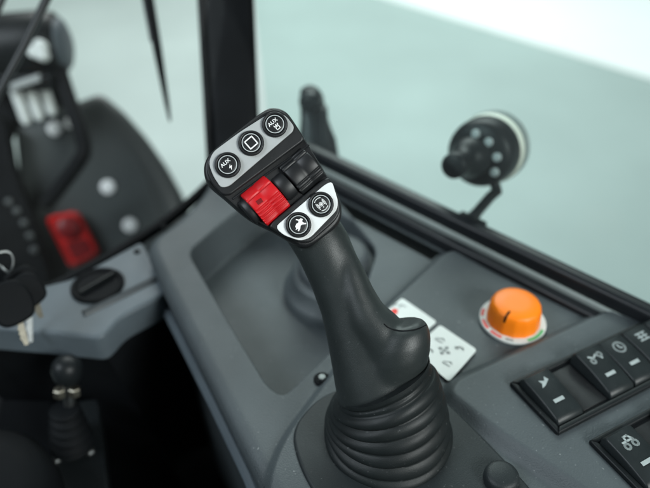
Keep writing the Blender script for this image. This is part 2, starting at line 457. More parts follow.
# grip
ST = (hc - atz(381, 376, .05)).normalized()       # stick axis
spine = [(290, 196, .392, 24, .013), (306, 219, .393, 28, .0160), (323, 246, .394, 28, .0175), (336, 276, .3955, 27, .018), (347, 306, .397, 27, .0195), (355, 333, .398, 29, .0215), (363, 354, .3985, 34, .0235), (373, 372, .3995, 42, .0265), (380, 386, .4005, 46, .029)]
P3 = [atd(x, y, t) for x, y, t, _, _ in spine]
rings = []
for i, (x, y, t, w, dp) in enumerate(spine):
    a = P3[max(i-1, 0)]; b = P3[min(i+1, len(P3)-1)]; tt = (b-a).normalized()
    vd = -ray(x, y).normalized(); e = vd.cross(tt).normalized(); gdir = tt.cross(e)
    rx = w*t/FPX
    rings.append([P3[i] + e*math.copysign(abs(math.cos(2*math.pi*k/32))**.9, math.cos(2*math.pi*k/32))*rx + gdir*math.sin(2*math.pi*k/32)*dp for k in range(32)])
mb = MB().loft(rings)
# palm rest: swelling on the lower right of the grip
prs = [(398, 323, .386, 24, .0145), (398.5, 330, .3858, 30, .0185), (398.5, 343, .3865, 33, .0205), (397, 357, .3885, 33.5, .021), (394.5, 370, .3915, 33.5, .0205), (392, 382, .395, 34, .020)]
P4 = [atd(x, y, t) for x, y, t, _, _ in prs]; rings = []
for i, (x, y, t, w, dp) in enumerate(prs):
    tt = (V(P3[6]) - V(P3[4])).normalized() * .75 + (P4[-1]-P4[0]).normalized()*.25; tt.normalize()
    vd = -ray(x, y).normalized(); e = vd.cross(tt).normalized(); gdir = tt.cross(e); rx = w*t/FPX
    rings.append([P4[i] + e*math.cos(2*math.pi*k/32)*rx + gdir*math.sin(2*math.pi*k/32)*dp for k in range(32)])
mb.loft(rings)
rings = []
fls = [(343, 250, .3890, 10, .008), (350, 272, .3882, 14.5, .0115), (356, 293, .3878, 18, .0140), (364, 314, .3876, 21.5, .0165), (377, 330, .3876, 25, .0185), (388, 346, .3885, 28, .0195), (390, 362, .3905, 27, .0185)]
P5 = [atd(x, y, t) for x, y, t, _, _ in fls]
for i, (x, y, t, w, dp) in enumerate(fls):
    tt = (P5[min(i+1, 6)]-P5[max(i-1, 0)]).normalized(); vd = -ray(x, y).normalized(); e = vd.cross(tt).normalized(); gdir = tt.cross(e); rx = w*t/FPX
    rings.append([P5[i] + e*math.cos(2*math.pi*k/32)*rx + gdir*math.sin(2*math.pi*k/32)*dp for k in range(32)])
mb.loft(rings)
grip = mb.done('grip', 'grip', stick)
remesh(grip, .0011, 45, .5)
# boot
top = atz(384, 377, .050); bot = onc(388, 434) + UP*.001
n_f = 6; rings = []; K = 96
for k in range(K+1):
    u = k/K                                   # 0 top .. 1 bottom
    c = top.lerp(bot, u); ax = ST.lerp(UP, min(1, u*1.15)).normalized()
    r = .0305 + (.0425-.0305)*u**.8
    if u < .16:
        r = .0312 - .0012*math.exp(-((u-.085)/.02)**2)
    else:
        w = (u-.16)/.84*n_f; ph = w % 1
        r += (.0027 - .0008*u)*abs(math.sin(math.pi*ph))**.7 - .0015
    e = ax.cross(V((.3, 1, .1))).normalized(); gdir = ax.cross(e)
    rings.append([c + (e*math.cos(2*math.pi*q/72)+gdir*math.sin(2*math.pi*q/72))*(r + .0005*u*math.sin(2*2*math.pi*q/72 + 5*u) + .00025*math.sin(5*2*math.pi*q/72 + 17*u)) for q in range(72)])
MB().loft(rings).done('boot', 'rubber', stick, angle=80)
# raised dark plate around the boot
bp = roundpoly([onc(x, y) for x, y in ((318, 398), (290, 432), (300, 470), (330, 520), (420, 560), (560, 560), (540, 500), (496, 452), (446, 402), (400, 370))], .014)
MB().prism([p + UP*-.004 for p in bp], UP*.0065).done('boot_plate', 'plate', con, bevel=.0025)
# seam over the palm rest top
from mathutils.bvhtree import BVHTree
def surf(o, x, y):
    me = o.data; off = WL[o.name]
    if 'bvh' not in surf.__dict__: surf.bvh = {}
    if o.name not in surf.bvh: surf.bvh[o.name] = BVHTree.FromPolygons([v.co + off for v in me.vertices], [tuple(p.vertices) for p in me.polygons])
    d = ray(x, y).normalized(); h = surf.bvh[o.name].ray_cast(CAM, d); return h[0], h[1]
sm = []
for x, y in ((384, 324), (388, 327.5), (395, 330), (403, 331), (412, 330.3), (420, 328), (426, 325)):
    h, nn = surf(grip, x, y)
    if h: sm.append(h)
if len(sm) > 2: MB().tube(cr(sm, 4, False), .00045, 6).done('seam', 'matte', stick)

# ================================================================== stepped round base behind the stick
c = atz(337, 291, -.041)
t = thing('rubber_boot_mount', c, 'stepped round dark grey rubber base sitting in the console tray behind the joystick', 'boot mount')
MB().lathe(c, UP, [(.050, -.001), (.050, .006), (.048, .010), (.043, .013), (.0425, .022), (.041, .025), (.036, .027)], 64).done('flange', 'console', t, angle=60)
MB().lathe(c, UP, [(.037, .022), (.0355, .034), (.034, .036), (.029, .037), (.028, .046), (.0265, .048), (.02, .0485), (.0001, .0485)], 64).done('hub', 'base', t, angle=60)

# ================================================================== stickers
def sticker(px, label):
    z = max(onc(*p).z for p in px)
    P = [atz(x, y, z+.0003) for x, y in px]
    t = thing('sticker', sum(P, V())/4, label, 'sticker')
    MB().prism(roundpoly(P, .003, 4), UP*.0003).done('backing', 'white', t, smooth=False)
    ex = ((P[1]-P[0]) + (P[2]-P[3])).normalized()
    return t, Frame(sum(P, V())/4 + UP*.0006, ex, UP)
t, F = sticker([(374, 322), (402, 298), (437, 322), (409, 346)], 'white square sticker with red mark half hidden behind the palm rest')
G = F; F = F.at(atz(395, 311, F.o.z)); mb = MB(); fill(F, [(-.004, -.002), (-.001, -.0032), (.003, -.0005), (.0014, .0028), (-.003, .0022)], .0001, mb); mb.done('print', 'redprint', t, smooth=False)
mb = strokes(F, [[(.006, .000), (.009, .001), (.010, -.003)], [(.004, .005), (.008, .004)]], .0008, .0001); mb.done('print', 'grey', t, smooth=False)
t, F = sticker([(412, 350), (440, 325), (477, 350), (449, 382)], 'white square sticker printed with a grey cross of arrows beside the palm rest')
F = Frame(F.o, onc(462, 360)-onc(426, 340), UP)
mb = MB()
for a in range(4):
    ca_, sa_ = math.cos(a*math.pi/2), math.sin(a*math.pi/2)
    T = lambda px, py: (px*ca_ - py*sa_, px*sa_ + py*ca_)
    strokes(F, [[T(.0006, 0), T(.0042, 0)], [T(.0030, .0012), T(.0044, 0), T(.0030, -.0012)]], .0008, .0001, mb)
    Q = F.at(F(*T(.0082, .0082)))
    if a % 2 == 0: strokes(Q, [arc(0, 0, .0026, 20, 200, 8), [(-.0038, .0004), (-.0025, -.0010), (-.0010, .0004)]], .0008, .0001, mb)
    else: strokes(Q, [[(-.003, -.0012), (.0012, .0014), (.003, .0002)], [(-.003, -.0026), (.0026, -.0026)]], .0008, .0001, mb)
mb.done('print', 'grey', t, smooth=False)

# ================================================================== orange knob
kc = onc(512, 322) + UP*.002
kn = thing('rotary_knob', kc, 'round orange rotary knob with black pointer mark on a white dial ring', 'knob')
sc = atz(512, 324, kc.z)
RR = .0255
dial = MB().lathe(kc, UP, [(RR, -.001), (RR, .0006), (RR*.985, .0010), (.016, .0010)], 64).done('dial', 'white', kn)
FD = Frame(kc + UP*.0011, V((1, 0, 0)), UP)
mbr, mbg, mbk = MB(), MB(), MB()
for a0, a1, mm in ((180, 205, mbr), (212, 236, mbr), (244, 258, mbk), (285, 330, mbg), (150, 170, mbr)):
    pts = arc(0, 0, .0244, a0, a1, 10) + arc(0, 0, .0222, a1, a0, 10); fill(FD, pts, 0, mm)
for mm, mn in ((mbr, 'redprint'), (mbg, 'green'), (mbk, 'grey')): mm.done('dial_mark', mn, dial, smooth=False)
n = 72; rings = []
for r, h in ((.0203, .001), (.0201, .004), (.0194, .0125), (.0189, .0160), (.0178, .0180), (.016, .0189), (.008, .0191), (.0002, .0191)):
    rings.append([kc + V((math.cos(2*math.pi*k/n), math.sin(2*math.pi*k/n), 0))*(r*(1+.010*math.cos(14*2*math.pi*k/n)*(1 if h < .017 else 0))) + UP*h for k in range(n)])
cap = MB().loft(rings).done('cap', 'orange', kn, angle=60)
pd = V((-.62, -.78, 0)); ps = V((.78, -.62, 0))
mbp = MB()
mbp.prism([kc+UP*.0186+pd*.0125-ps*.0008, kc+UP*.0186+pd*.0125+ps*.0008, kc+UP*.0186+pd*.0172+ps*.0008, kc+UP*.0186+pd*.0172-ps*.0008], UP*.0006)
mbp.prism([kc+UP*.0118+pd*.0180-ps*.0008, kc+UP*.0118+pd*.0180+ps*.0008, kc+UP*.0118+pd*.0196+ps*.0008, kc+UP*.0118+pd*.0196-ps*.0008], UP*.0060)
mbp.prism([kc+UP*.0165+pd*.0160-ps*.0008, kc+UP*.0165+pd*.0160+ps*.0008, kc+UP*.0165+pd*.0189+ps*.0008, kc+UP*.0165+pd*.0189-ps*.0008], UP*.0018)
mbp.done('pointer', 'matte', cap, smooth=False)

# ================================================================== switch panels
zp = onc(560, 385).z
def w2(x, y, dz=0): return atz(x, y, zp+dz)
A0, A1, A2 = w2(509, 385), w2(552, 439), w2(650, 388)
er = (A2-A1).normalized(); el = (A1-A0); el = (el - er*el.dot(er)).normalized()   # row direction, rocker length direction
LEN = (A1-A0).dot(el)
def rocker(root, o, w, l, lab, kind, sym=None, bar=True):
    """o = centre on frame top; row axis er, length axis el; kind +1 top end up, -1 bottom end up, 0 blank"""
    F = Frame(o, er, UP)   # ey = el reversed or not
    sgn = 1 if F.ey.dot(el) > 0 else -1
    n = 18; rows = []
    for i in range(n+1):
        u = -1 + 2*i/n                               # -1 top end (symbol) .. 1 bottom end
        if kind == 0: z = .0016
        else: z = .0048 + .0052*(1-u)/2*kind + .0012*math.cos(u*math.pi/2) + (0 if kind > 0 else .005)
        ed = 1-abs(u)
        if ed < .12: z -= (1-(ed/.12))**2*.0025
        row = []
        for a, dz in ((-1, -.008), (-1, -.0016), (-.965, -.0005), (-.9, 0), (.9, 0), (.965, -.0005), (1, -.0016), (1, -.008)):
            row.append(o + er*(a*w/2) + el*(u*l/2) + UP*(max(z+dz, -.003) if dz > -.005 else -.003))
        rows.append(row)
    v = [p for r in rows for p in r]; m = 8; f = []
    for i in range(n):
        for j in range(m-1): f.append((i*m+j, i*m+j+1, (i+1)*m+j+1, (i+1)*m+j))
    f.append(tuple(range(m))); f.append(tuple(n*m+j for j in range(m-1, -1, -1)))
    ob = build('rocker' if kind else 'blank_cover', v, f, 'switch' if kind else 'head', root, angle=40)
    if lab: ob['label'] = lab
    def top(a, u):
        z = .0048 + .0052*(1-u)/2*kind + .0012*math.cos(u*math.pi/2) + (0 if kind > 0 else .005)
        return o + er*a + el*(u*l/2) + UP*(z+.0002)
    if kind and sym:
        c = top(0, -.45); ey = (top(0, -.55)-top(0, -.35)).normalized(); fr = Frame(c, er, er.cross(ey)); mb = MB(); sym(fr, mb); mb.done('symbol', 'switchprint', ob, smooth=False)
    if kind and bar:
        c = top(0, .30); ey = (top(0, .2)-top(0, .4)).normalized(); fr = Frame(c, er, er.cross(ey)); mb = MB()
        fill(fr, [(-.0042, -.0013), (.0042, -.0013), (.0042, .0013), (-.0042, .0013)], .0002, mb); mb.done('indicator', 'switchprint', ob, smooth=False)
    return ob
def sy_a(F, mb): fill(F, [(-.0042, -.003), (-.001, -.0022), (.0045, .001), (.003, .0042), (.001, .0012), (-.003, .003), (-.002, 0)], 0, mb)
def sy_b(F, mb):
    strokes(F, [[(-.005, .002), (-.002, 0), (.001, .002), (.004, -.002)], arc(.004, .001, .0016, 0, 360, 10), arc(-.004, -.002, .0016, 0, 360, 10)], .0014, 0, mb)
def sy_c(F, mb): strokes(F, [arc(0, 0, .0042, 0, 360, 20), [(0, .002), (0, -.0005), (.0015, -.001)]], .0013, 0, mb)
def sy_d(F, mb):
    strokes(F, [[(-.004, .003), (.004, .003)], [(-.004, .0), (.004, .0)], [(-.004, -.003), (.004, -.003)], [(-.002, .003), (-.002, -.003)], [(.002, .003), (.002, -.003)]], .0012, 0, mb)
def sy_e(F, mb):
    strokes(F, [arc(-.003, -.002, .0018, 0, 360, 10), arc(.0035, -.002, .0018, 0, 360, 10), [(-.004, .001), (.004, .001), (.002, .004), (-.001, .004), (-.001, .001)]], .0013, 0, mb)
def swpanel(org, n_slots, w, items, label):
    L2 = LEN
    root = thing('switch_panel', org + UP*0, label, 'switch panel')
    bw = .004; tot = n_slots*w + 2*bw
    c = [org, org+er*tot, org+er*tot+el*L2, org+el*L2]
    inn = [org+er*bw+el*bw, org+er*(tot-bw)+el*bw, org+er*(tot-bw)+el*(L2-bw), org+er*bw+el*(L2-bw)]
    mb = MB()
    # frame: four mitred bars and a sunken bed
    for i in range(4):
        j = (i+1) % 4
        v = [c[i], c[j], inn[j], inn[i]]
        mb.add([p + UP*-.003 for p in v] + [p + UP*.0035 for p in v], [(0, 1, 2, 3), (7, 6, 5, 4), (0, 1, 5, 4), (1, 2, 6, 5), (2, 3, 7, 6), (3, 0, 4, 7)])
    fr = mb.done('panel_frame', 'black', root, bevel=.0012)
    MB().prism([p + UP*.0002 for p in inn], UP*.0008).done('panel_bed', 'matte', root, smooth=False)
    for k, (kind, sym, lab) in enumerate(items):
        o = org + er*(bw + w*(k+.5)) + el*(L2/2)
        rocker(root, o, w*.955, L2-2*bw-.001, lab, kind, sym)
    return root
dist = (w2(648, 360)-w2(554, 408)).dot(er)/ (3.85)
W = dist
swpanel(A0, 6, W, [(1, sy_a, 'first rocker switch with a tilted tool symbol'), (0, None, None), (1.35, sy_b, 'raised rocker switch with a linkage symbol'), (1, sy_c, 'rocker switch with a round clock symbol'), (1, sy_d, 'rocker switch with a lined symbol'), (1, sy_c, None)], 'upper black switch panel with white symbol rockers and one blank slot on the raised pod')
B0 = w2(588, 443)
swpanel(B0, 4, W, [(1, sy_e, 'rocker switch with a small vehicle symbol'), (0, None, None), (1, sy_a, None), (0, None, None)], 'lower black switch panel with vehicle symbol rocker in the near right corner')

# small dark knob at the bottom edge
c = onc(500, 482) + UP*-.003
t = thing('round_knob', c, 'small round black knob at the near edge beside the ribbed boot', 'knob')
MB().lathe(c, UP, [(.0108, -.006), (.0108, .008), (.0103, .0105), (.0092, .0120), (.007, .0128), (.0001, .0131)], 48).done('knob_cap', 'plate', t, angle=60)
MB().lathe(c, UP, [(.0135, -.006), (.0135, .0015), (.0128, .0028), (.0112, .0028)], 48).done('collar', 'black', t, angle=50)

# ================================================================== SIDE WINDOW
Z0 = .028
S0, S1 = atz(300, 139, Z0), atz(650, 305, Z0)
sd = (S1-S0); sd.z = 0; sd.normalize(); sn = V((sd.y, -sd.x, 0));
if sn.y < 0: sn = -sn                                   # outward (away from the cab)
Sa, Sb = S0 - sd*.055, S1 + sd*.35
win = thing('side_window', (Sa+Sb)/2 + UP*-.04, 'tinted side window with black sill rail and rubber seals along the console', 'window')
def bar(prof, name, m, ang=50):
    """profile in (out, z) swept along the sill"""
    ra = [V((Sa.x, Sa.y, 0)) + sn*o + UP*z for o, z in prof]; rb = [p + (Sb-Sa) for p in ra]
    return MB().loft([ra, rb]).done(name, m, win, angle=ang)
def rrect(o0, o1, z0, z1, r):
    P = roundpoly([V((o0, z0, 0)), V((o1, z0, 0)), V((o1, z1, 0)), V((o0, z1, 0))], r, 4); return [(p.x, p.y) for p in P]
bar(rrect(-.0072, .0072, -.05, .026, .005), 'sill_rail', 'rail')
bar(rrect(-.0112, -.0076, -.05, .014, .0014), 'edge_strip', 'strip')
bar(rrect(-.0225, -.0116, -.05, .012, .0050), 'seal', 'rail')
bar(rrect(-.044, -.0230, -.05, .000, .003), 'sill_trim', 'console')
bar(rrect(.0076, .015, -.05, .010, .003), 'outer_seal', 'rail')
gl = []
P0 = V((Sa.x, Sa.y, 0)) + sn*.004 + UP*.02
MB().prism([P0, P0 + (Sb-Sa), P0 + (Sb-Sa) + UP*.62 + sn*-.03, P0 + UP*.62 + sn*-.03], sn*.004).done('pane', 'pane', win, smooth=False)

# corner pillar
pb = atd(238, 150, .715); pt = atd(226, -70, .70)
ax = (pt-pb).normalized()
pil = thing('cab_pillar', pb - ax*.05, 'thick matte black corner pillar between the windscreen and side window', 'pillar')
ex = V((1, .1, 0)); ex = (ex - ax*ex.dot(ax)).normalized(); ey = ax.cross(ex)
def pring(c, w, d): return [c + ex*p.x + ey*p.y for p in roundpoly([V((-w, -d, 0)), V((w, -d, 0)), V((w, d, 0)), V((-w, d, 0))], .008, 4)]
MB().loft([pring(pb - ax*.06, .026, .026), pring(pb + ax*.02, .025, .026), pring(pt, .028, .026), pring(pt + ax*.3, .029, .026)]).done('post', 'pillar', pil, angle=50)
MB().loft([[p + ex*-.0305 + ey*.0 for p in pring(q, .004, .018)] for q in (pb - ax*.06, pt + ax*.3)]).done('rubber_seal', 'pillar', pil, angle=50)

# windscreen
wp = [(-.62, .12), (-.44, .262), (-.30, .385), (-.225, .46), (-.165, .54), (-.128, .62), (-.108, .69)]
W2 = cr([V((x, y, 0)) for x, y in wp], 5, False)
wind = thing('windscreen', V((-.25, .42, -.05)), 'curved clear windscreen in front of the ledge with black lower seal', 'windscreen')
v = []; f = []
for i, p in enumerate(W2):
    for z, s in ((-.035, 0), (.15, .015), (.55, .06)):
        v.append(V((p.x, p.y, z)))
for i in range(len(W2)-1):
    for j in range(2): f.append((i*3+j, (i+1)*3+j, (i+1)*3+j+1, i*3+j+1))
ob = build('pane', v, f, 'shield', wind, angle=80)
MB().tube([V((p.x, p.y, -.03)) for p in W2], .006).done('seal', 'matte', wind)

# ================================================================== dash ledge with air vent
def zledge(x, y): return atz(x, y, -.022)
LP = roundpoly([zledge(x, y) for x, y in ((-40, 300), (40, 286), (72, 278), (142, 240), (150, 254), (168, 292), (120, 317), (101, 338), (45, 332), (-40, 325))], .008, 4)
led = thing('dash_ledge', zledge(90, 300) + UP*-.2, 'pale grey plastic ledge below the windscreen with a round black dial', 'dashboard')
MB().prism([p + UP*-.03 for p in LP], UP*.03).done('ledge_top', 'ledge', led, bevel=.004)
MB().tube([zledge(x, y) + UP*-.0016 for x, y in ((84, 314), (120, 297), (160, 277))], .0045, 10).done('rib', 'base', led)
MB().lathe(zledge(137, 252), UP, [(.003, -.002), (.003, .0012), (.0001, .0018)], 16).done('screw', 'matte', led)
vc = zledge(98, 286)
vent = MB().lathe(vc, UP, [(.0235, -.001), (.0235, .002), (.0222, .0034), (.0200, .0032), (.0185, .0010), (.0001, .0006)], 48).done('round_dial', 'matte', led, angle=50)
va = (zledge(118, 276)-zledge(80, 298)).normalized(); vb = UP.cross(va)
MB().box(vc + UP*.0030, va*.018, vb*.0014, UP*.0026).done('dial_bar', 'black', vent, bevel=.0008)
# wall under ledge
q = [zledge(x, y) for x, y in ((-60, 322), (45, 326), (98, 331), (118, 312), (166, 288))]
w = MB().loft([[p + UP*-.028, p + V((.03, .06, -.40)), p + V((.03, .07, -.40)), p + V((0, .012, -.028))] for p in q]).done('kick_panel', 'matte', led, angle=60)

# footwell
fl = MB().prism([V((-.62, -.1, -.42)), V((.05, -.1, -.42)), V((.05, .62, -.42)), V((-.62, .62, -.42))], UP*-.02).done('footwell_floor', 'matte', smooth=False)
tag(fl, kind='structure')
pa = [atz(x, y, -.36) for x, y in ((128, 345), (165, 335), (205, 450), (168, 462))]
t = thing('floor_pedal', sum(pa, V())/4 - UP*.05, 'flat black floor pedal in the dark footwell left of the console', 'pedal')
MB().prism(roundpoly(pa, .015, 4), UP*.014).done('pedal_plate', 'black', t, bevel=.003)
MB().tube([sum(pa, V())/4, sum(pa, V())/4 + V((.01, .06, -.06))], .008).done('pedal_arm', 'black', t)
for k, (x, y) in enumerate(((212, 450), (160, 474))):
    c = atz(x, y, -.415)
    t = MB().lathe(c, UP, [(.008, -.006), (.008, .004), (.0062, .008), (.003, .009), (.0001, .009)], 6).done('floor_bolt', 'steel')
    tag(t, ('small grey bolt in the footwell closest to the console side', 'small grey bolt in the footwell left of and nearer than the other bolt')[k], 'bolt', 'bolts on the footwell floor')

# gear lever
lb = atz(73, 446, -.12)
lv = thing('gear_lever', lb, 'short black ball topped lever with two brass nuts rising from a ribbed rubber gaiter', 'lever')
kb = atd(67, 370, .52)
axl = (kb-lb).normalized()
MB().tube([lb, kb], .005).done('shaft', 'steel', lv)
MB().lathe(kb, axl, [(.005, -.0145), (.0085, -.012), (.0112, -.007), (.0126, 0), (.0117, .0055), (.0088, .0095), (.0045, .012), (.0001, .0126)], 32).done('ball_knob', 'black', lv, angle=70)
ca = V((1, .1, 0))
for s in (-1, 1): MB().lathe(kb - axl*.0185 + ca*.0060*s + V((0, -.004, 0)), axl, [(.003, -.004), (.0050, -.0035), (.0050, .0028), (.004, .0038), (.0001, .004)], 6).done('nut', 'brass', lv)
rr = []
for k in range(61):
    u = k/60; r = .0105 + .0075*u + .0018*math.sin(u*5*2*math.pi); rr.append((r, .044*(1-u)))
MB().lathe(lb + UP*.002, axl.lerp(UP, .5), rr[::-1], 40).done('gaiter', 'matte', lv, angle=80)
pq = roundpoly([atz(x, y, -.121) for x, y in ((52, 404), (98, 398), (112, 520), (48, 530))], .006, 4)
MB().prism([p + UP*-.02 for p in pq], UP*.02).done('base_plate', 'black', lv, bevel=.002)
for x, y in ((57, 460), (90, 452)):
    MB().lathe(atz(x, y, -.121), UP, [(.0045, -.001), (.0045, .002), (.003, .003), (.0001, .003)], 6).done('screw', 'steel', lv)
# housing next to it
hq = roundpoly([atz(x, y, -.135) for x, y in ((-60, 372), (20, 366), (56, 385), (60, 540), (-60, 540))], .02, 5)
hz = MB().prism([p + UP*-.26 for p in hq], UP*.25).done('lever_housing', 'matte', bevel=.008)
tag(hz, 'dark plastic housing in the footwell left of the ball topped lever', 'housing')
c = atz(-18, 496, -.08)
t = MB().lathe(c, V((.15, -.2, 1)), [(.050, -.08), (.054, -.03), (.052, 0), (.044, .018), (.028, .028), (.0001, .03)], 40).done('column_cover', 'matte', angle=70)
tag(t, 'rounded matte black cover at the bottom left corner of the picture', 'cover')

# ================================================================== keys
kg = 'keys on the bunch at the left edge'
kr = atd(2, 262, .50)
t = MB().tube([kr + V((math.cos(R(a))*.009, .004*math.sin(R(a*2)), math.sin(R(a))*.009)) for a in range(0, 360, 15)], .0009, 8, closed=True).done('key_ring', 'steel')
tag(t, 'thin metal ring holding the hanging keys at the left edge', 'key ring')
def key(x, y, dpt, hw, hh, tilt, blx, bly, label, bm='brass'):
    c = atd(x, y, dpt); vd = (CAM-c).normalized(); e = V((0, 0, 1)).cross(vd).normalized(); u = vd.cross(e)
    ee = e*math.cos(tilt)+u*math.sin(tilt); uu = u*math.cos(tilt)-e*math.sin(tilt); s = dpt/FPX
    t = thing('key', c, label, 'key', kg)
    ol = cr([c + ee*a*hw*s + uu*b*hh*s for a, b in ((-.9, -.6), (-1, .2), (-.7, .85), (0, 1), (.7, .85), (1, .2), (.9, -.6), (.5, -1), (-.5, -1))], 5)
    MB().prism([p - vd*.0045 for p in ol], vd*.009).done('key_head', 'matte', t, bevel=.003)
    tip = atd(blx, bly, dpt); st = c - uu*hh*.8*s
    dr = (tip-st).normalized(); sd_ = dr.cross(vd).normalized()
    L = (tip-st).length; pts = [st - sd_*.0028, st + sd_*.0028]
    k = 7
    for i in range(k): pts += [st + dr*L*(.3+.6*i/k) + sd_*(.0028 if i % 2 else .0017)]
    pts += [tip + sd_*.001, tip - sd_*.002]
    MB().prism([p - vd*.0012 for p in pts], vd*.0024).done('key_blade', bm, t, smooth=False)
key(26, 291, .505, 17, 17, .35, 41, 318, 'black headed key behind the larger key with a brass blade pointing right')
key(10, 303, .49, 21, 22, .1, 26, 345, 'largest black headed key at the front of the hanging bunch')
key(22, 281, .52, 16, 14, .2, 30, 342, 'black headed key at the back of the bunch with a long dull blade', 'steel')

# ================================================================== OUTSIDE, RIGHT: round lamp and bracket
lc = atd(481, 153, .60)
axd = (atd(500, 143, .635) - lc).normalized()           # towards the lens
lam = thing('work_lamp', atd(487, 205, .585), 'round black work lamp with pale lens rim on a bent bracket beyond the side window', 'lamp')
k = .60/FPX
MB().lathe(lc, axd, [(.0001, -.012), (0.0186, -.012), (0.0279, -.010), (0.0312, -.006), (0.0326, 0), (0.0335, .012), (0.0330, .0155)], 56).done('lamp_body', 'black', lam, angle=40)
MB().lathe(lc, axd, [(0.0321, .014), (0.0344, .0158), (0.0346, .0215), (0.0335, .023), (0.0186, .023)], 56).done('lens_rim', 'lens', lam, angle=50)
MB().lathe(lc, axd, [(0.0335, .0225), (0.0353, .0235), (0.0353, .033), (0.0307, .040), (0.0186, .044), (.0001, .045)], 56).done('lens', 'strip', lam, angle=60)
side = axd.cross(UP).normalized(); upd = side.cross(axd)
kc2 = lc - side*.0 - axd*.010
off = atd(469, 158, .588)
MB().lathe(off, -axd, [(.019, -.014), (.0185, .004), (.014, .010), (.0115, .014), (.0110, .022), (.012, .026), (.0115, .034), (.009, .036), (.0001, .036)], 40).done('pivot_knob', 'black', lam, angle=50)
for x, y in ((476, 134), (489, 142), (497, 157), (494.5, 172)):
    d = ray(x, y); p = CAM + d*((lc - axd*.0105 - CAM).dot(axd)/d.dot(axd))
    MB().lathe(p, -axd, [(.0046, -.004), (.0046, .0005), (.0034, .0028), (.0001, .003)], 12).done('bolt', 'ring', lam)
MB().tube([atd(493, 178, .60), atd(496, 188, .60), atd(497, 191, .598), atd(490, 197, .592), atd(478, 211, .588), atd(472, 218, .588)], [.005, .005, .0052, .005, .005, .006], 10).done('bracket', 'black', lam)
MB().box(atd(471, 221, .590), sd*.014, sn*.006, UP*.003).done('bracket_foot', 'black', lam, bevel=.0015)

mb_ = atd(315, 132, .72)
br = thing('hinge_arm', mb_, 'upright black knuckle joint standing on the sill rail just right of the pillar', 'hinge')
ax2 = (atd(313, 95, .72) - mb_).normalized()
MB().loft([[mb_ + ax2*h + V((math.cos(2*math.pi*q/20)*w, math.sin(2*math.pi*q/20)*w*.7, 0)) + V((dx, 0, 0)) for q in range(20)] for h, w, dx in ((-.03, .023, .003), (-.008, .0215, .002), (.004, .018, .001), (.016, .0155, 0), (.028, .0145, -.001), (.040, .0135, -.002), (.048, .011, -.003), (.052, .006, -.003))]).done('arm', 'rail', br, angle=60)
MB().lathe(atd(311, 101, .715), V((-.3, -1, .25)), [(.0001, -.014), (.010, -.014), (.0125, -.010), (.0125, .006), (.0105, .011), (.007, .012), (.006, .015), (.0001, .0155)], 32).done('knuckle', 'rail', br, angle=50)
MB().box(mb_ + ax2*.012 + V((.012, -.012, 0)), V((.004, 0, 0)), V((0, .006, 0)), ax2*.022).done('bracket_plate', 'black', br, bevel=.002)

# ================================================================== OUTSIDE, LEFT: hood, guard, lamps, wiper
HD = 1.10
n0 = V((.25, -.80, .52)).normalized()
hP = atd(100, 180, HD)
def hd(x, y, h=0): return onp(x, y, hP + n0*h, n0)
hood = thing('engine_hood', hd(100, 270), 'dark grey rounded engine hood with pale round bolts outside the windscreen', 'hood')
ho = roundpoly([hd(x, y) for x, y in ((14, 124), (60, 108), (101, 93), (124, 112), (147, 138), (168, 168), (184, 197), (195, 228), (200, 300), (60, 320), (34, 250), (20, 190))], .012, 5)
back = ray(100, 180)*.26
hcn = sum(ho, V())/len(ho)
def hl_(k, h): return [hcn + (p-hcn)*k + n0*h for p in ho]
MB().loft([[p + back for p in hl_(.97, 0)], hl_(1.0, -.02), hl_(1.0, -.006), hl_(.985, .001), hl_(.95, .006), hl_(.86, .0125), hl_(.74, .0145), hl_(.5, .015), hl_(.02, .0152)]).done('shell', 'hood', hood, angle=75)
fold = [hd(x, y, z) for x, y, z in ((94, 108, .0085), (118, 131, .0115), (140, 165, .0135), (156, 205, .0140), (163, 250, .0135))]
MB().tube(cr(fold, 5, False), .0035, 8).done('fold_ridge', 'hood', hood)
for x, y, r in ((55, 129, .012), (71, 123, .0095), (108, 187, .0125), (130, 225, .0125)):
    MB().lathe(hd(x, y, .0125), n0, [(r, -.004), (r, .0045), (r*.92, .0056), (r*.5, .0060), (.0001, .0061)], 20).done('bolt', 'print', hood, angle=50)
# red lamp
rl = thing('red_marker_lamp', hd(75, 262, .018), 'red rectangular marker lamp on the dark hood above the ledge', 'lamp')
rp = roundpoly([hd(x, y, .018) for x, y in ((46, 217), (78, 210), (101, 253), (72, 268))], .012, 4)
cen = sum(rp, V())/len(rp)
MB().loft([rp, [p + n0*.016 for p in rp], [cen + (p-cen)*.86 + n0*.022 for p in rp], [cen + (p-cen)*.80 + n0*.019 for p in rp], [cen + (p-cen)*.6 + n0*.020 for p in rp]]).done('lamp_rim', 'redlamp', rl, angle=50)
MB().lathe(hd(69, 228, .037), n0, [(.020, 0), (.018, .006), (.012, .009), (.0001, .01)], 24).done('bulb_cap', 'darkred', rl)
MB().prism([hd(x, y, .036) for x, y in ((66, 243), (86, 238), (94, 252), (74, 260))], n0*.004).done('lens_patch', 'darkred', rl, smooth=False, bevel=.001)
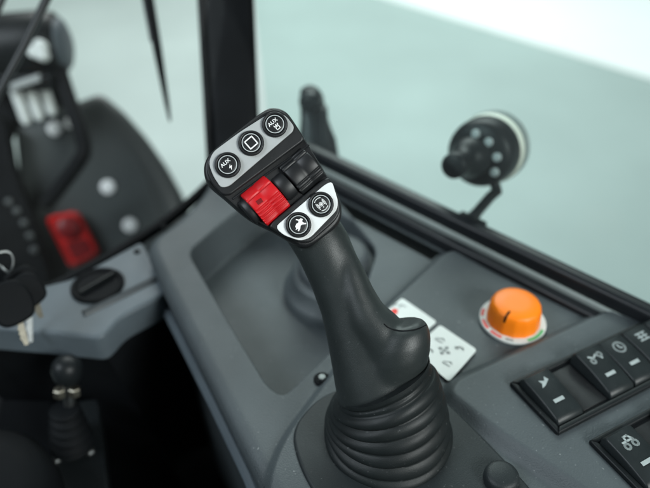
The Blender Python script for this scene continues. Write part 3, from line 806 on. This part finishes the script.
# loader frame on the far left
lf = thing('loader_frame', hd(10, 270, .05), 'black loader arm frame with small bolts at the far left beyond the windscreen', 'loader arm')
lp = roundpoly([hd(x, y, .05) for x, y in ((-40, 100), (5, 118), (14, 170), (38, 230), (52, 285), (-40, 320))], .015, 4)
MB().prism([p - n0*.04 for p in lp], n0*.045).done('arm_plate', 'pillar', lf, bevel=.006)
MB().prism(roundpoly([hd(x, y, .012) for x, y in ((-50, 64), (52, 66), (63, 103), (14, 122), (2, 150), (-50, 170))], .012, 4), n0*-.05).done('cross_beam', 'pillar', lf, bevel=.006)
for x, y in ((9, 202), (17, 211), (24, 223), (30, 236), (34, 250)):
    MB().lathe(hd(x, y, .056), n0, [(.0062, -.003), (.0062, .003), (.004, .005), (.0001, .0055)], 8).done('bolt', 'steel', lf)
# tubular guard
gd = [atd(x, y, t) for x, y, t in ((48, 20, .98), (54, 50, .98), (66, 90, .97), (80, 130, .96), (84, 148, .96), (80, 160, .96), (64, 182, .97), (46, 205, .98))]
t = MB().tube(cr(gd, 5, False), .0115, 12).done('tube_guard', 'pillar'); tag(t, 'bent black tube guard curving down in front of the hood', 'guard')
# head lamp housing top left
l0, l1 = atd(-30, 52, .98), atd(58, 44, .98); la = (l1-l0).normalized()
hl = thing('head_lamp', (l0+l1)/2 - UP*.05, 'dark barrel shaped lamp with a pale end lens at the top left corner', 'lamp')
q = .98/FPX
MB().lathe(l0, la, [(.0001, -.03), (.035, -.03), (.048, 0), (.052, .06), (.052, .115), (.048, .137), (.040, .144)], 40).done('lamp_housing', 'black', hl, angle=50)
MB().lathe(l0, la, [(.041, .135), (.038, .147), (.024, .153), (.0001, .155)], 40).done('lens', 'ledge', hl, angle=60)
MB().box(atd(28, 78, .97), V((.045, 0, 0)), V((0, .02, 0)), V((0, 0, .012))).done('bracket', 'black', hl, bevel=.004)
for x, y, r in ((40, 46, .010), (34, 52, .009), (42, 55, .009)):
    MB().lathe(atd(x, y, .915), V((.1, -.8, .5)), [(r, -.01), (r, .003), (r*.6, .006), (.0001, .006)], 8).done('nut', 'white', hl)
for k, (x, y) in enumerate(((20, 104), (33, 100), (46, 95))):
    c = atd(x, y, 1.0); u = V((.012, -.02, -.034))
    t = MB().tube([c-u*.8, c-u*.6, c+u*.6, c+u*.8], [.005, .0085, .0085, .005], 14).done('hose_fitting', 'white')
    tag(t, ('leftmost of three pale grey fittings under the barrel lamp', 'middle of three pale grey fittings under the barrel lamp', 'rightmost of three pale grey fittings under the barrel lamp')[k], 'fitting', 'pale fittings under the barrel lamp')
t = MB().box(atd(26, 82, .95), V((.022, .004, .006)), V((0, .004, 0)), V((0, 0, .005))).done('name_plate', 'ring', bevel=.0015)
tag(t, 'small pale blank plate above the three fittings under the barrel lamp', 'plate')
# wiper blade and arm outside the windscreen
w0, w1 = atd(142, -40, .74), atd(170, 121, .74)
wi = thing('wiper', w1, 'tapering black wiper blade hanging down outside the windscreen beside the pillar', 'wiper')
vd = V((0, -1, .1)).normalized(); e = (w1-w0).normalized().cross(vd).normalized()
def tri(c, a, b): return [c + e*a, c + vd*b, c - e*a, c - vd*b]
MB().loft([tri(w0, .0068, .006), tri(w0.lerp(w1, .55), .0055, .006), tri(w0.lerp(w1, .9), .003, .004), tri(w1, .0014, .002)]).done('blade', 'matte', wi, angle=20)
MB().tube([w0 + e*.007, w0.lerp(w1, .5) + e*.0055], .0018, 8).done('wiper_arm', 'rail', wi)
r0, r1 = atd(58, -25, .62), atd(-14, 118, .62)
t = MB().tube([r0, r0.lerp(r1, .5) + V((.002, 0, 0)), r1], .0042, 12).done('mirror_rod', 'rail'); tag(t, 'thin straight glossy black rod crossing the top left corner', 'rod')
r0, r1 = atd(10, -20, .66), atd(-8, 22, .66)
t = MB().tube([r0, r1], .004, 12).done('mirror_rod', 'rail'); tag(t, 'short end of a black rod in the extreme top left corner', 'rod')

# ================================================================== LIGHT
wd = bpy.data.worlds.new("World"); S.world = wd; wd.use_nodes = True
bg = wd.node_tree.nodes['Background']; bg.inputs['Color'].default_value = (.80, .95, 1.0, 1); bg.inputs['Strength'].default_value = .045
def area(name, loc, target, sx, sy, power, col):
    l = bpy.data.lights.new(name, 'AREA'); l.shape = 'RECTANGLE'; l.size = sx; l.size_y = sy; l.energy = power; l.color = col
    o = bpy.data.objects.new(name, l); COL.objects.link(o); o.location = loc
    o.rotation_euler = (V(target)-V(loc)).to_track_quat('-Z', 'Y').to_euler(); return o
area('hall_and_fill_light', (.2, 5.2, 3.4), (.6, 4.0, -1.2), 5.0, 3, 440, (.94, 1, .985))
ll_ = area('hall_and_fill_light', (-1.9, -.25, 1.8), (-.42, 1.05, -.15), 1.4, 1.2, 20, (.84, .93, 1)); ll_.data.spread = R(95)  # added fill aimed at the hood and its bolts, not a hall fixture
fl_ = area('hall_and_fill_light', (1.25, -.85, 1.05), (.06, .40, .13), .8, .6, 6.2, (.95, 1, .98)); fl_.data.spread = R(62)  # camera-side fill added for stick and knob, beam narrowed to keep lower left dark

# ================================================================== RENDER
S.render.engine = 'CYCLES'
S.cycles.max_bounces = 8; S.cycles.transparent_max_bounces = 12
S.view_settings.view_transform = 'Standard'; S.view_settings.look = 'None'; S.view_settings.gamma = 1
S.view_settings.exposure = 0
